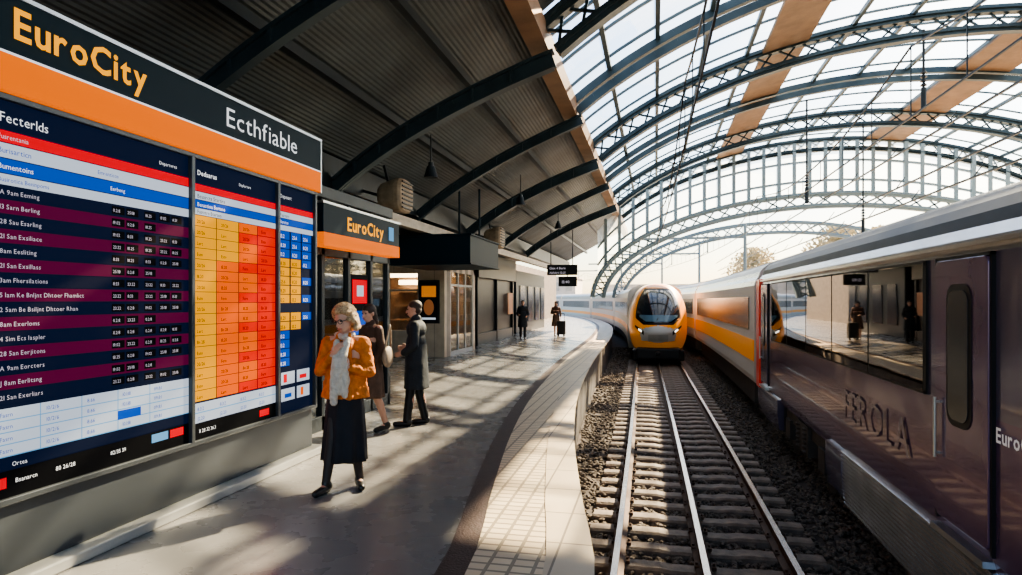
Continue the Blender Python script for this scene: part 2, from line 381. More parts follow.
for (x,y,z0,z1) in((7.4,25.9,4.0,8.0),(4.6,21.7,4.6,7.8),(6.3,17.4,6.2,8.1)):
    b=MB(); b.cyl((x,y,z0),(x,y,z1),.03); b.cyl((x,y,z0),(x,y,z0+.5),.06,.06); 
    for k in range(4): b.cyl((x,y,z0+.55+k*.1),(x,y,z0+.6+k*.1),.08,.05)
    b.obj('hanging_rod',M_dark,origin=(x,y,z1),label='thin steel rod with insulator hanging from the roof truss',cat='rod')
for (fx,z,h) in((trackX,3.7,.5),(track2X,3.9,.55)):
    b=MB(); yy=frange(-3,80,1.5)
    for a,c in zip(yy[:-1],yy[1:]):
        sg=lambda y:(abs(((y+3)%12)-6)/6)**2*h
        b.beam((fx(a),a,z),(fx(c),c,z),.02,.02); b.beam((fx(a),a,z+.35+sg(a)),(fx(c),c,z+.35+sg(c)),.02,.02)
        b.beam((fx(a),a,z),(fx(a),a,z+.35+sg(a)),.012,.012)
    b.obj('overhead_wire',M_dark,origin=(fx(-3),-3,z),label='thin overhead contact wire with droppers above the track',cat='overhead wire',group='overhead wires')
for y in(36,48,60,74):
    xc=track2X(y)+2.3; b=MB(); b.cyl((xc,y,-1),(xc,y,5.6),.11,.08); b.beam((xc,y,4.9),(xc-6.6,y,4.9),.07,.12); b.beam((xc,y,5.5),(xc-3,y,4.95),.04,.04)
    for xx in(trackX(y),track2X(y)): b.cyl((xx+.4,y,4.9),(xx+.4,y,4.1),.03); b.beam((xx+.4,y,4.2),(xx,y,3.9),.03,.03)
    b.obj('catenary_mast',M_pale,origin=(xc,y,-1),label='haze-paled steel mast with cantilever arm over the tracks',cat='mast',group='catenary masts')
for zz,xx in((4.6,7.6),(5.0,7.2),(5.9,7.0),(3.6,9.5)):
    b=MB(); b.beam((xx,5,zz),(xx,80,zz),.045,.045)
    for y in frange(6,78,4): b.beam((xx,y,zz),(xx+.25,y,zz+.35),.025,.025)
    b.obj('overhead_wire',M_dark,origin=(xx,5,zz),label='taut feeder cable along the far side of the station',cat='overhead wire')
# ================================================================ DEPARTURE BOARD
BX=-3.5
board=empty('departure_board',(BX-.2,4.5,0),'large dark timetable board with orange striped banner and colourful panels','departure board')
b=MB(); b.box(BX-.42,BX-.02,1.9,6.22,.07,.50); b.obj('base',M_grey,parent=board,bevel=.01)
b=MB(); b.box(BX-.45,BX+.10,1.9,6.3,0,.07); b.obj('plinth',M_lgrey,parent=board,label='pale stone kerb under the board',bevel=.01)
b=MB(); b.box(BX-.35,BX-.03,1.9,6.24,.5,2.74); b.obj('cabinet',M_black,parent=board)
b=MB()
b.box(BX-.05,BX+.03,1.9,6.24,.47,.505); b.box(BX-.05,BX+.03,1.9,6.24,2.70,2.735)
for y in(2.76,4.355,5.525,6.21): b.box(BX-.05,BX+.035,y-.018,y+.018,.5,2.71)
b.obj('frame',M_grey,parent=board,bevel=.004)
b=MB(); b.box(BX-.40,BX+.05,1.9,6.27,2.955,3.28); ban=b.obj('banner',M_navyb,parent=board,bevel=.008)
b=MB(); b.box(BX-.41,BX+.06,1.9,6.28,3.27,3.295); b.box(BX-.41,BX+.055,6.265,6.285,2.73,3.28); b.obj('trim_edge',M_alu,parent=board)
b=MB(); b.box(BX-.40,BX+.055,1.9,6.27,2.74,2.955); b.obj('banner_stripe',M_orange,parent=board,bevel=.004)
b=MB(); b.box(BX+.03,BX+.06,1.9,6.27,2.945,2.957); b.obj('stripe_edge',M_white,parent=board)
U=(0,1,0);V=(0,0,1)
b=MB(); text(b,'EuroCity',(BX+.056,2.90,3.045),U,V,.24,0,1,.98); b.obj('lettering',M_yel,parent=ban)
b=MB(); text(b,'Ecthfiable',(BX+.056,4.72,3.035),U,V,.225,0,0,1.10); b.obj('lettering',M_white,parent=ban)
X1=BX+.004;X2=BX+.008
def quad(b,y0,y1,z0,z1,mi,x=X1): b.add([(x,y0,z0),(x,y1,z0),(x,y1,z1),(x,y0,z1)],[(0,1,2,3)],mi)
def panel(y0,y1):
    b=MB(); b.box(BX-.03,BX,y0,y1,.505,2.70,0); return b
A0,A1=2.78,4.335
b=panel(A0,A1); t=MB()
text(t,'Fecterlds',(X2,2.86,2.58),U,V,.078,0,0); text(t,'Dopartvres',(X2,4.03,2.58),U,V,.036,0)
quad(b,A0,A1,2.47,2.535,2); quad(b,A0,A1,2.385,2.465,3); quad(b,A0,A1,2.30,2.38,4); quad(b,A0,A1,2.235,2.295,3)
text(t,'Fusrentania',(X2,2.85,2.487),U,V,.038,1);text(t,'Burisarticn',(X2,2.85,2.41),U,V,.044,2,0);text(t,'Emrenticos',(X2,3.5,2.41),U,V,.036,2);text(t,'Bumentoins',(X2,2.85,2.322),U,V,.044,0,0);text(t,'Eerbeng',(X2,3.6,2.322),U,V,.036,0);text(t,'Busirotica Beninpoms',(X2,2.85,2.252),U,V,.035,2,0)
names=['A 9am Eeming','13 Sarn Berling','28 Sau Esarling','21 San Exsiliace','8am Eesliting','21 San Exsillass','3am Fhersilations','5 Iam Ke Bnljnt Dhtoer Fhamlict','2 5am Be Bsiljnt Dhtoer Rhan','8am Exerloms','4 Sim Ecs laspler','28 5an Eerjitons','A 9am Eorcters','J 8am Eerlitsng','21 San Exerliars']
h=(2.235-1.02)/15
for i,s in enumerate(names):
    z1=2.235-i*h; quad(b,A0,A1,z1-h+.004,z1,1 if i%2 else 0)
    text(t,s,(X2,2.86,z1-h+.028),U,V,.037,1,0,sp=.14)
    for k,y in enumerate((3.62,3.74,3.90,4.04,4.16)):
        if i%4!=1 or k<3: 
            quad(b,y-.008,y+.098,z1-h+.016,z1-.014,8,X1+.001)
            text(t,random.choice(['23.22','18.25','0.2:8','25/18','19.02','8:33']),(X2,y,z1-h+.029),U,V,.030,1)
quad(b,A0,A1,.735,1.0,3)
for i in range(4):
    z=.735+i*.0663
    for k,s in enumerate(['Fasrn','10/2/6','8.66','10.1:18','09.8:1']):
        text(t,s,(X2,2.86+k*.28,z+.02),U,V,.034,2)
    quad(b,A0,A1,z-.003,z+.003,9,X1+.001)
for k in range(5): quad(b,2.82+k*.28,2.826+k*.28,.735,1.0,9,X1+.001)
quad(b,3.66,3.86,.80,.86,4,X1+.0015)
quad(b,A0,A1,.66,.73,0); quad(b,A0,A1,.505,.655,8)
quad(b,2.84,2.9,.56,.62,2,X1+.001);quad(b,4.14,4.28,.58,.64,2,X1+.001); quad(b,3.96,4.12,.58,.64,9,X1+.001)
text(t,'Ortea',(X2,2.93,.675),U,V,.035,0); text(t,'80 26/28',(X2,3.2,.58),U,V,.036,0); text(t,'82/35 39',(X2,3.6,.58),U,V,.036,0); text(t,'Bsanarcn',(X2,2.95,.58),U,V,.036,0)
p=b.obj('display_panel',D,parent=board); t.obj('lettering',[M_white,M_fine,D[4],D[8]],parent=p)
B0,B1=4.375,5.505
b=panel(B0,B1); t=MB()
text(t,'Dedsarus',(X2,4.43,2.58),U,V,.055,0,1);text(t,'Depharture',(X2,4.95,2.58),U,V,.035,0)
quad(b,B0,B1,2.455,2.51,2); quad(b,B0,B1,2.39,2.45,3); quad(b,B0,B1,2.325,2.385,4); quad(b,B0,B1,2.27,2.32,3)
text(t,'Besaircta Srartira',(X2,4.43,2.40),U,V,.045,1);text(t,'Benastioa Bemsos',(X2,4.43,2.335),U,V,.045,0);text(t,'Fusrntro Btarteo',(X2,4.43,2.28),U,V,.04,1)
h=(2.265-.80)/17
cols=[(B0,4.66,5),(4.665,4.95,6),(4.955,5.22,6),(5.225,B1,7)]
for i in range(17):
    z1=2.265-i*h
    for k,(a,c,mi) in enumerate(cols):
        mm=mi if not(k==1 and i<4) else 5
        if k==2 and i%3==1: mm=7
        quad(b,a,c-.004,z1-h+.004,z1,mm)
        text(t,random.choice(['Bn 28','Lart','20/26','Estn','18.20','Fern']),(X2,a+.05,z1-h+.024),U,V,.038,1)
quad(b,B0,B1,.635,.79,3); quad(b,B0,B1,.71,.718,9,X1+.001)
for k in range(4): text(t,'8.3:2',(X2,4.43+k*.27,.73),U,V,.04,2); text(t,'J2.20',(X2,4.43+k*.27,.655),U,V,.04,2)
quad(b,B0,B1,.505,.63,8); text(t,'8 28 32 36.3',(X2,4.45,.555),U,V,.04,0); quad(b,5.25,5.4,.54,.6,2,X1+.001)
p=b.obj('display_panel',D,parent=board); t.obj('lettering',[M_white,D[8],D[4]],parent=p)
C0,C1=5.545,6.19
b=panel(C0,C1); t=MB()
text(t,'Dopasart',(X2,5.58,2.58),U,V,.05,0); quad(b,C0,C1,2.455,2.51,2); quad(b,C0,C1,2.39,2.45,3); quad(b,C0,C1,2.325,2.385,4); quad(b,C0,C1,2.27,2.32,3)
text(t,'Fusrnars',(X2,5.58,2.40),U,V,.045,1); text(t,'Bermso',(X2,5.58,2.335),U,V,.045,0)
h=(2.265-.95)/15
for i in range(15):
    z1=2.265-i*h
    for k in range(3):
        a=C0+.02+k*.205; c=a+.18
        mi=4 if (i<3 or (k==2 and i%2)) else (5 if (k<2 and i not in(8,)) else 0)
        if i>=11: mi=0 if k!=0 else 4
        if mi==0: continue
        quad(b,a,c,z1-h+.008,z1,mi); text(t,random.choice(['8.20','13.2','25.6']),(X2,a+.02,z1-h+.02),U,V,.05,0 if mi!=5 else 1)
for k,(a,z,mi) in enumerate([(5.6,.78,3),(5.88,.78,3),(5.6,.62,3),(5.88,.62,3)]): quad(b,a,a+.24,z,z+.12,mi)
quad(b,5.64,5.70,.80,.88,2,X1+.001);quad(b,5.93,6.06,.81,.85,2,X1+.001);quad(b,5.66,5.78,.65,.69,4,X1+.001);quad(b,5.95,6.0,.64,.72,6,X1+.001)
p=b.obj('display_panel',D,parent=board); t.obj('lettering',[M_white,D[8]],parent=p)
# ================================================================ TICKET KIOSK with second sign
M_warm=mat('warm_light',(1,.66,.36),.5,emit=24)
M_int=mat('shop_interior',(.45,.30,.19),.7,0,.5,3)
M_wallin=mat('kiosk_back',(.45,.38,.30),.7,0,.2,2)
k1=empty('ticket_kiosk',(-4.7,8,0),'dark glazed kiosk with sliding doors and lit interior','kiosk')
b=MB()
for y in(6.6,7.3,8.0,8.7,9.3): b.box(-4.06,-3.98,y-.04,y+.04,0,2.9)
b.box(-4.08,-3.98,6.5,9.35,2.15,2.3); b.box(-4.08,-3.98,6.5,9.35,0,.18); b.box(-5.8,-3.95,6.5,9.4,2.85,3.0); b.box(-5.8,-3.98,9.3,9.38,2.3,2.9)
for x in(-5.75,-4.9,-4.04): b.box(x-.04,x+.04,9.3,9.38,0,2.9)
b.box(-5.8,-3.98,9.3,9.38,0,.5)
b.obj('kiosk_frame',M_dark,parent=k1,bevel=.008)
b=MB(); b.box(-5.8,-5.7,6.5,9.4,0,2.85); b.obj('back_panel',M_wallin,parent=k1)
b=MB(); b.box(-4.03,-4.02,6.6,9.3,.18,2.85); b.box(-5.7,-4.04,9.335,9.345,.5,2.3); b.obj('glazing',M_glass2,parent=k1)
b=MB(); b.box(-5.3,-4.5,7.0,8.9,0,1.05); b.box(-5.35,-4.45,6.95,8.95,1.05,1.1); b.obj('counter',M_grey,parent=k1,bevel=.01)
b=MB(); b.box(-5.4,-5.3,6.9,9.0,2.55,2.6); b.box(-4.7,-4.6,6.9,9.0,2.7,2.74); b.obj('strip_light',mat('cool_light',(1,.85,.7),.5,emit=12),parent=k1)
b=MB(); b.box(-4.015,-4.0,8.07,8.62,1.05,1.95,0); b.box(-4.0,-3.995,8.12,8.57,1.55,1.88,1); b.box(-4.0,-3.995,8.12,8.57,1.12,1.45,2); b.box(-3.995,-3.99,8.25,8.45,1.65,1.8,3); b.obj('poster',[D[8],D[2],D[4],D[3]],parent=k1)
sg=empty('hanging_sign',(-3.6,7.5,2.4),'dark station sign with orange stripe and yellow lettering','sign')
b=MB(); b.box(-3.66,-3.5,6.42,8.55,2.34,2.66); sb=b.obj('sign_body',M_navyb,parent=sg,bevel=.006)
b=MB(); b.box(-3.665,-3.495,6.42,8.555,2.19,2.34); b.obj('sign_stripe',M_orange,parent=sg,bevel=.004)
b=MB(); text(b,'EuroCity',(-3.497,6.98,2.41),U,V,.22,0,1,1.05); b.obj('lettering',M_yel,parent=sb)
b=MB(); b.box(-3.497,-3.49,8.18,8.33,2.40,2.58,0); b.obj('emblem',D[9],parent=sb)
b=MB(); b.box(-4.0,-3.6,6.8,6.86,2.5,2.56); b.box(-4.0,-3.6,8.3,8.36,2.5,2.56); b.box(-3.67,-3.49,6.4,8.57,2.655,2.68); b.obj('bracket',M_alu,parent=sg)
b=MB(); b.box(-5.85,-3.95,13.7,16.3,2.42,3.02); b.box(-5.88,-3.92,13.67,16.33,3.02,3.06); b.box(-5.88,-3.92,13.67,16.33,2.38,2.42)
for x in(-4.1,-4.6): b.cyl((x,15,3.05),(x,15,4.25),.025)
b.obj('box_sign',M_navyb,origin=(-5.0,15,3.02),label='large solid dark overhead box sign under the duct',cat='sign',bevel=.01)
# ================================================================ CORNER SHOP
M_stonew=tilemat('shop_stone',(.62,.49,.36),(.52,.41,.30),(.25,.2,.16),.6,.3,.7,.5,.008,.5)
s1=empty('corner_shop',(-7.2,18.8,0),'stone fronted station shop with posters and dark fascia','shop')
b=MB(); b.box(-8.98,-5.7,17.2,17.4,2.35,2.75); b.box(-8.98,-5.7,17.2,17.4,0,.75); b.box(-6.45,-5.7,17.2,17.4,.75,2.35); b.box(-8.98,-8.3,17.2,17.4,.75,2.35)
b.box(-5.9,-5.7,17.4,17.75,0,2.75); b.box(-5.9,-5.7,20.1,20.5,0,2.75); b.box(-5.9,-5.7,17.4,20.5,2.4,2.75); b.box(-8.98,-5.7,20.3,20.5,0,2.75); b.box(-8.9,-5.9,17.4,20.3,2.7,2.75)
b.obj('shop_wall',M_stonew,parent=s1,bevel=.01)
b=MB(); b.box(-8.98,-5.55,17.05,20.6,2.75,3.3); fa=b.obj('fascia',M_navyb,parent=s1,bevel=.02)
b=MB()
for x in(-8.3,-7.38,-6.47): b.box(x-.03,x+.03,17.22,17.3,.75,2.35)
b.box(-8.3,-6.45,17.22,17.3,1.85,1.9)
for y in(17.78,18.55,19.3,20.07): b.box(-5.78,-5.71,y-.03,y+.03,0,2.4)
b.box(-5.78,-5.71,17.75,20.1,2.0,2.06); b.box(-5.78,-5.71,17.75,20.1,.0,.12)
b.obj('window_frame',M_lgrey,parent=s1)
b=MB(); b.box(-8.3,-6.45,17.25,17.26,.75,2.35); b.box(-5.75,-5.74,17.75,20.1,.1,2.4); b.obj('glazing',M_glass2,parent=s1)
b=MB(); b.box(-8.9,-8.8,17.5,20.2,0,2.7); b.box(-8.8,-5.95,20.2,20.28,0,2.7)
for z in(.5,.95,1.4,1.85): b.box(-8.2,-6.6,19.6,20.2,z,z+.05)
b.box(-8.0,-6.6,18.2,18.7,0,1.0); b.obj('shelving',M_int,parent=s1)
b=MB(); b.box(-8.1,-6.7,18.8,18.95,2.3,2.42); b.box(-8.2,-6.6,20.0,20.05,2.1,2.25); b.box(-8.0,-6.4,17.9,18.0,2.5,2.56); b.obj('shop_light',M_warm,parent=s1)
def poster(x0,x1,y,z0,z1,cols,lab,seed=1):
    random.seed(seed); b=MB(); b.box(x0-.05,x1+.05,y,y+.05,z0-.05,z1+.05,0); b.box(x0,x1,y-.01,y,z0,z1,1)
    w=x1-x0;h=z1-z0
    b.box(x0+.08*w,x1-.08*w,y-.014,y-.01,z0+.62*h,z0+.9*h,2); b.ell((x0+w*.5,y-.012,z0+h*.36),(w*.3,.004,h*.2),mi=3)
    b.box(x0+.1*w,x1-.1*w,y-.014,y-.01,z0+.05*h,z0+.1*h,4)
    return b.obj('poster',[M_black]+cols+[D[3]],origin=((x0+x1)/2,y,z0),label=lab,cat='poster')
M_pd=mat('poster_amber',(.5,.16,.02),.5,emit=.9); M_pd2=mat('poster_brown',(.25,.09,.03),.5,emit=.6)
poster(-6.38,-5.88,17.12,1.0,2.1,[D[8],M_pd,M_pd2],'framed amber and black poster on stone shop wall')
poster(-8.1,-7.55,17.1,1.0,1.7,[M_int,D[3],M_pd],'small framed notice beside shop window')
s2=empty('dark_shop',(-7.4,24.6,0),'dark shop unit beneath the platform roof','shop')
b=MB(); b.box(-8.98,-6.1,22.0,22.2,0,3.3); b.box(-8.98,-6.0,21.9,28.1,2.4,3.3); b.box(-8.98,-6.1,27.8,28,0,2.6); b.box(-6.3,-6.1,22,28,0,.4)
for y in(22.1,25,27.9): b.box(-6.25,-6.08,y-.08,y+.08,0,2.6)
b.obj('shop_wall',M_black,parent=s2,bevel=.01)
b=MB(); b.box(-6.19,-6.18,22.2,27.9,.4,2.4); b.obj('glazing',M_black,parent=s2)
b=MB(); b.box(-6.06,-6.04,26.7,27.6,1.0,1.9); b.obj('notice_panel',M_pd2,parent=s2)
s3=empty('far_shop',(-7.4,34,0),'dark panelled shop unit farther along the platform','shop')
b=MB(); b.box(-8.98,-6.4,30,38,0,3.0); b.obj('shop_wall',M_dark,parent=s3,bevel=.02)
b=MB(); 
for y in(30.8,32.8,34.8,36.6): b.box(-6.42,-6.36,y,y+1.2,.5,2.3)
b.box(-8.6,-6.8,29.95,30.02,.4,2.4); b.obj('glazing',M_navy,parent=s3)
hs=empty('information_sign',(-3.5,26.6,2.6),'dark double hanging information sign with small white text','sign')
b=MB(); b.box(-4.35,-3.1,26.5,26.62,2.62,3.05); b.box(-3.85,-3.1,26.3,26.42,2.15,2.55); b.obj('sign_body',M_black,parent=hs,bevel=.01)
b=MB(); text(b,'Gleis 4 Berln',(-4.25,26.49,2.86),(1,0,0),V,.13,0); text(b,'Abfahrt 12:25',(-4.25,26.49,2.68),(1,0,0),V,.12,0); text(b,'15:40',(-3.7,26.29,2.28),(1,0,0),V,.16,0); b.obj('lettering',M_fine,parent=hs)
b=MB(); 
for x in(-4.2,-3.3): b.cyl((x,26.56,3.05),(x,26.56,4.6),.02)
b.cyl((-3.5,26.36,2.5),(-3.5,26.5,2.66),.02); b.obj('hanger',M_dark,parent=hs)
def speaker(x,y,z,s):
    e=empty('loudspeaker',(x,y,z),'weathered beige loudspeaker housing bracketed under the roof','loudspeaker',group='loudspeakers')
    b=MB(); rs=[]
    for t,r in((0,.14),(.06,.2),(.3,.27),(.36,.27),(.40,.24)):
        rs.append([(x+(-.25+t)*s,y+r*s*math.copysign(abs(math.cos(a))**.6,math.cos(a)),z+r*s*.9*math.copysign(abs(math.sin(a))**.6,math.sin(a))) for a in[2*math.pi*k/24 for k in range(24)]])
    b.loft(rs); b.obj('housing',mat('speaker_beige',(.30,.22,.15),.6,.1,.3,8),parent=e,bevel=.01)
    b=MB()
    for k in range(7): b.box(x+.15*s,x+.16*s+.01,y-.2*s,y+.2*s,z+(-.19+k*.06)*s,z+(-.17+k*.06)*s)
    b.obj('grille',M_black,parent=e)
    b=MB(); b.beam((x-.2*s,y,z),(-5.16,y,z+.1*s),.05,.05); b.beam((x-.1*s,y,z+.1),(x-.25,y,z+.45*s),.04,.04); b.obj('bracket',M_dark,parent=e)
speaker(-4.50,10.9,3.45,1.25); speaker(-4.50,18.3,3.4,1.3)
for (x,y,z) in((-3.9,11.0,4.0),(-3.3,16.0,4.2),(-3.3,22.5,4.3)):
    b=MB(); b.cyl((x,y,z),(x,y,z+.55),.012); b.cyl((x,y,z-.05),(x,y,z+.05),.05); b.cyl((x,y,z-.22),(x,y,z-.02),.13,.07,16); b.obj('pendant_lamp',M_dark,origin=(x,y,z),label='small dark pendant spotlight hanging from ceiling',cat='lamp',group='pendant lamps',bevel=.004)
# ================================================================ TRAINS
M_twhite=mat('train_white',(.60,.59,.57),.5,.0)
M_torange=mat('train_orange',(.95,.33,.008),.4,0,coat=.2,emit=.15)
M_tglass=mat('train_glass',(.006,.012,.02),.10,0,coat=.3,spec=.6)
M_tdash=mat('windscreen_lower_blue',(.10,.19,.26),.2,0,coat=.3)
M_tblack=mat('train_black',(.010,.010,.012),.5,spec=.3)
M_tgrey=mat('train_roof',(.30,.30,.31),.35,.4,.15,3)
M_head=mat('headlight',(1,.93,.8),.2,emit=3)
M_body=mat('coach_body',(.115,.10,.165),.2,.35,.1,1.2,.01,.8,coat=.35)
M_plum=mat('coach_plum',(.135,.08,.155),.2,.35,.12,1.5,.01,.8,coat=.35)
M_cglass=mat('coach_glass',(.20,.18,.165),.02,1.0,0,1,.08,1.1)
M_silver=mat('coach_silver',(.62,.61,.61),.24,.9,.12,3)
M_under=mat('underframe',(.045,.038,.036),.6,.3,.3,6)
M_rooft=mat('coach_roof_dark',(.028,.03,.038),.45,.3,.2,3)
M_redd=mat('coach_red',(.7,.03,.015),.35,0,coat=.5,emit=.1)
M_lett=mat('coach_lettering',(.19,.17,.235),.2,.35,coat=.35)
M_lettw=mat('coach_lettering_pale',(.8,.77,.8),.4,0,emit=.15)
M_tint=mat('coach_tinted_glass',(.03,.035,.04),.2,0,spec=.5)
def frame_at(fx,y):
    dx=(fx(y+.3)-fx(y-.3))/.6; T=Vector((dx,1,0)).normalized(); R=Vector((T.y,-T.x,0)); return Vector((fx(y),y,0)),R
def sweep(b,fx,prof,ys_,mis=None,closed=True,cap=True):
    rings=[]
    for y in ys_:
        c,R=frame_at(fx,y); rings.append([c+R*p[0]+Vector((0,0,p[1])) for p in prof])
    o=len(b.f); n=len(prof); b.loft(rings,cap=cap,closed=closed)
    if mis:
        k=n if closed else n-1
        for i in range(len(rings)-1):
            for j in range(k): b.m[o+i*k+j]=mis[j]
def coach_profile(W,zb,zs,zt,ins=.06):
    P=[(-W+.06,zb),(-W,zb+.35),(-W,.35),(-W,zs-.15)]
    for i in range(1,7):
        a=i/6*math.pi/2; P.append((-(W-.02)*math.cos(a)**.7 if a<1.57 else 0,zs+(zt-zs)*math.sin(a)))
    return P+[(-p[0],p[1]) for p in P[:-1][::-1]]
tr=empty('passenger_train',(trackX(26),26,-.7),'orange and white express train with rounded nose on the near track','train')
W_=1.14;ZC=.78;HH=1.50
def nr(x,z):
    dz=(z-ZC)/HH; W=W_*(1-.14*max(0,dz)**1.5); n=2.7
    return (abs(x/W)**n+abs(dz)**n)**(1/n)
def nose_y(x,z,off=0):
    r=min(1,nr(x,z)); L=2.4
    return 24.4+L*(1-math.sqrt(max(0,1-r**2.4)))+max(0,(z-.4))*.5-off
NC=trackX(25)
b=MB(); rings=[];n=80
for i in range(1,45):
    r=math.sin(i/44*math.pi/2); ring=[]
    for k in range(n):
        a=2*math.pi*k/n; ca=math.cos(a);sa=math.sin(a)
        z=HH*r*math.copysign(abs(sa)**.74,sa); W=W_*(1-.14*max(0,z/HH)**1.5); x=W*r*math.copysign(abs(ca)**.74,ca)
        z+=ZC; L=2.4
        ring.append((NC+x,24.4+L*(1-math.sqrt(max(0,1-r**2.4)))+max(0,(z-.4))*.5,z))
    rings.append(ring)
last=rings[-1]
rings.append([(trackX(28.6)+(p[0]-NC),28.6,p[2]) for p in last])
b.loft(rings[::-1])
for fi,f in enumerate(b.f):
    c=sum((Vector(b.v[i]) for i in f),Vector())/len(f); x=c.x-NC;z=c.z; rr=nr(x,z)
    if z<.66-abs(x)*.2 and abs(x)<.66-.25*max(0,.3-z) and z>.02+abs(x)*.12: b.m[fi]=1
    if rr>.975: b.m[fi]=1
    if z<-.28: b.m[fi]=2
nose=b.obj('nose',[M_torange,M_twhite,M_tblack,M_tgrey],parent=tr,smooth=True)
def patch(fn,nu,nv,mats_,name,off=.02,par=None):
    b=MB(); rows=[]
    for i in range(nu+1):
        rows.append([(NC+x,nose_y(x,z,off),z) for x,z in[fn(i/nu,j/nv) for j in range(nv+1)]])
    b.loft(rows,cap=False,closed=False); return b.obj(name,mats_,parent=par or tr,smooth=True)
def wsw(u): return .80*min(1,.62+u*2.2)*(1-.42*u**2.6)
patch(lambda u,v:((v*2-1)*wsw(u),.76+1.22*u),18,14,M_tglass,'windshield',.03)
patch(lambda u,v:((v*2-1)*(wsw(u)+.05),.68+1.38*u),18,14,M_tblack,'windshield_surround',.015)
patch(lambda u,v:((v*2-1)*wsw(u*.24)*.9,.80+.24*u),6,12,M_tdash,'windshield_lower',.04)
for sd in(-1,1):
    def hl(u,v,sd=sd): 
        return (sd*(.52+.34*u),.36+.26*u+.15*(v-.5)*(1-u*.5))
    patch(hl,6,4,M_tblack,'headlight_housing',.02)
    def h2(u,v,sd=sd): return (sd*(.60+.12*u),.43+.07*u+.06*(v-.5))
    patch(h2,4,3,M_head,'headlight',.035)
patch(lambda u,v:((v*2-1)*.36,.06+.26*u),4,6,M_lgrey,'coupler_hatch',.015)
b=MB(); b.box(NC-.95,NC+.95,24.72,26.4,-.66,-.26); b.box(NC-.8,NC+.8,24.5,25.2,-.60,-.18); b.box(NC-.1,NC+.1,24.3,24.8,-.45,-.3); b.obj('bumper',M_tblack,parent=tr,bevel=.06)
b=MB(); b.beam((NC-.05,nose_y(-.05,.85,.06),.85),(NC+.35,nose_y(.35,1.45,.06),1.45),.02,.02); b.obj('wiper',M_tblack,parent=tr)
P=coach_profile(1.14,-.45,1.85,2.28)
mis=[2,1,1]+[3]*(len(P)-6)+[1,1,2]; mis=(mis+[2]*len(P))[:len(P)]
for k,(ya,yb) in enumerate(((28.4,44),(44.5,60),(60.5,76),(76.4,90))):
    b=MB(); sweep(b,trackX,P,frange(ya,yb,1.0),mis); o=b.obj('carriage',[M_twhite,M_twhite,M_tblack,M_tgrey],parent=tr)
    b=MB(); 
    for sd in(-1,1):
        sweep(b,trackX,[(sd*1.13,.85),(sd*1.155,.85),(sd*1.155,1.5),(sd*1.13,1.5)],frange(ya+.8,yb-.8,1.0))
    b.obj('window_band',M_tglass,parent=o)
    b=MB()
    for sd in(-1,1): sweep(b,trackX,[(sd*1.13,.25),(sd*1.152,.25),(sd*1.152,.5),(sd*1.13,.5)],frange(ya+.1,yb-.1,1.0))
    b.obj('stripe',M_torange,parent=o)
    b=MB()
    for yc in(ya+2.2,yb-2.2): 
        c,R=frame_at(trackX,yc); b.box(c.x-.9,c.x+.9,yc-1.2,yc+1.2,-.62,-.3)
        for dy in(-.8,.8):
            for sd in(-1,1): b.cyl((c.x+sd*.7,yc+dy,-.33),(c.x+sd*.8,yc+dy,-.33),.36,.36,20)
    b.obj('bogie',M_tblack,parent=o)
CX=3.13
def coach(ya,yb,fx,bodym,label):
    e=empty('passenger_coach',(fx(ya),ya,-.7),label,'train coach',group='coaches on the adjacent track')
    P=[(-1.22,-.02),(-1.25,.1),(-1.25,.30),(-1.25,.92),(-1.25,1.88),(-1.23,1.98),(-1.17,2.06)]
    for i in range(1,9):
        a=i/8*math.pi/2; P.append((-1.17*math.cos(a),2.06+.44*math.sin(a)))
    n0=len(P); P=P+[(-p[0],p[1]) for p in P[:-1][::-1]]
    m=[0]*(n0-1); dk=bodym is M_body
    for i in range(n0-1): m[i]=0 if i<4 else(2 if i<(6 if dk else 7) else (5 if dk or i>8 else 3))
    m[0]=m[1]=m[2]=1
    mis=m+m[::-1]+[4]
    b=MB(); sweep(b,fx,P,frange(ya,yb,1.2),mis); o=b.obj('coach_body',[bodym,M_plum if dk else bodym,M_silver,M_tgrey,M_tblack,M_rooft],parent=e)
    return e
c1=coach(-5,12.9,track2X,M_body,'dark purple metallic coach with reflective windows and ribbed skirt')
SX=CX-1.25
wy=[5.16,6.4,7.64,8.88,10.12,11.38]
for a,c in zip(wy[:-1],wy[1:]):
    b=MB(); b.box(SX-.010,SX+.03,a+.02,c-.02,.95,1.86); b.obj('window',M_cglass,parent=c1)
for a in(-4,-2.3,-.6,1.1,2.5): 
    b=MB(); b.box(SX-.010,SX+.03,a,a+1.3,.95,1.86); b.obj('window',M_cglass,parent=c1)
b=MB(); b.box(SX-.006,SX+.02,5.14,11.41,.93,.955); b.box(SX-.006,SX+.02,5.14,11.41,1.855,1.88)
for y in wy: b.box(SX-.006,SX+.02,y-.022,y+.022,.93,1.88)
b.obj('window_surround',M_tblack,parent=c1)
def rrect(b,x0,x1,y0,y1,z0,z1,r,mi=0,n=6):
    pts=[]
    for cy,cz,a0 in((y1-r,z1-r,0),(y0+r,z1-r,90),(y0+r,z0+r,180),(y1-r,z0+r,270)):
        for i in range(n+1):
            a=math.radians(a0+90*i/n); pts.append((cy+r*math.cos(a),cz+r*math.sin(a)))
    b.loft([[(x,p[0],p[1]) for p in pts] for x in(x0,x1)],mi)
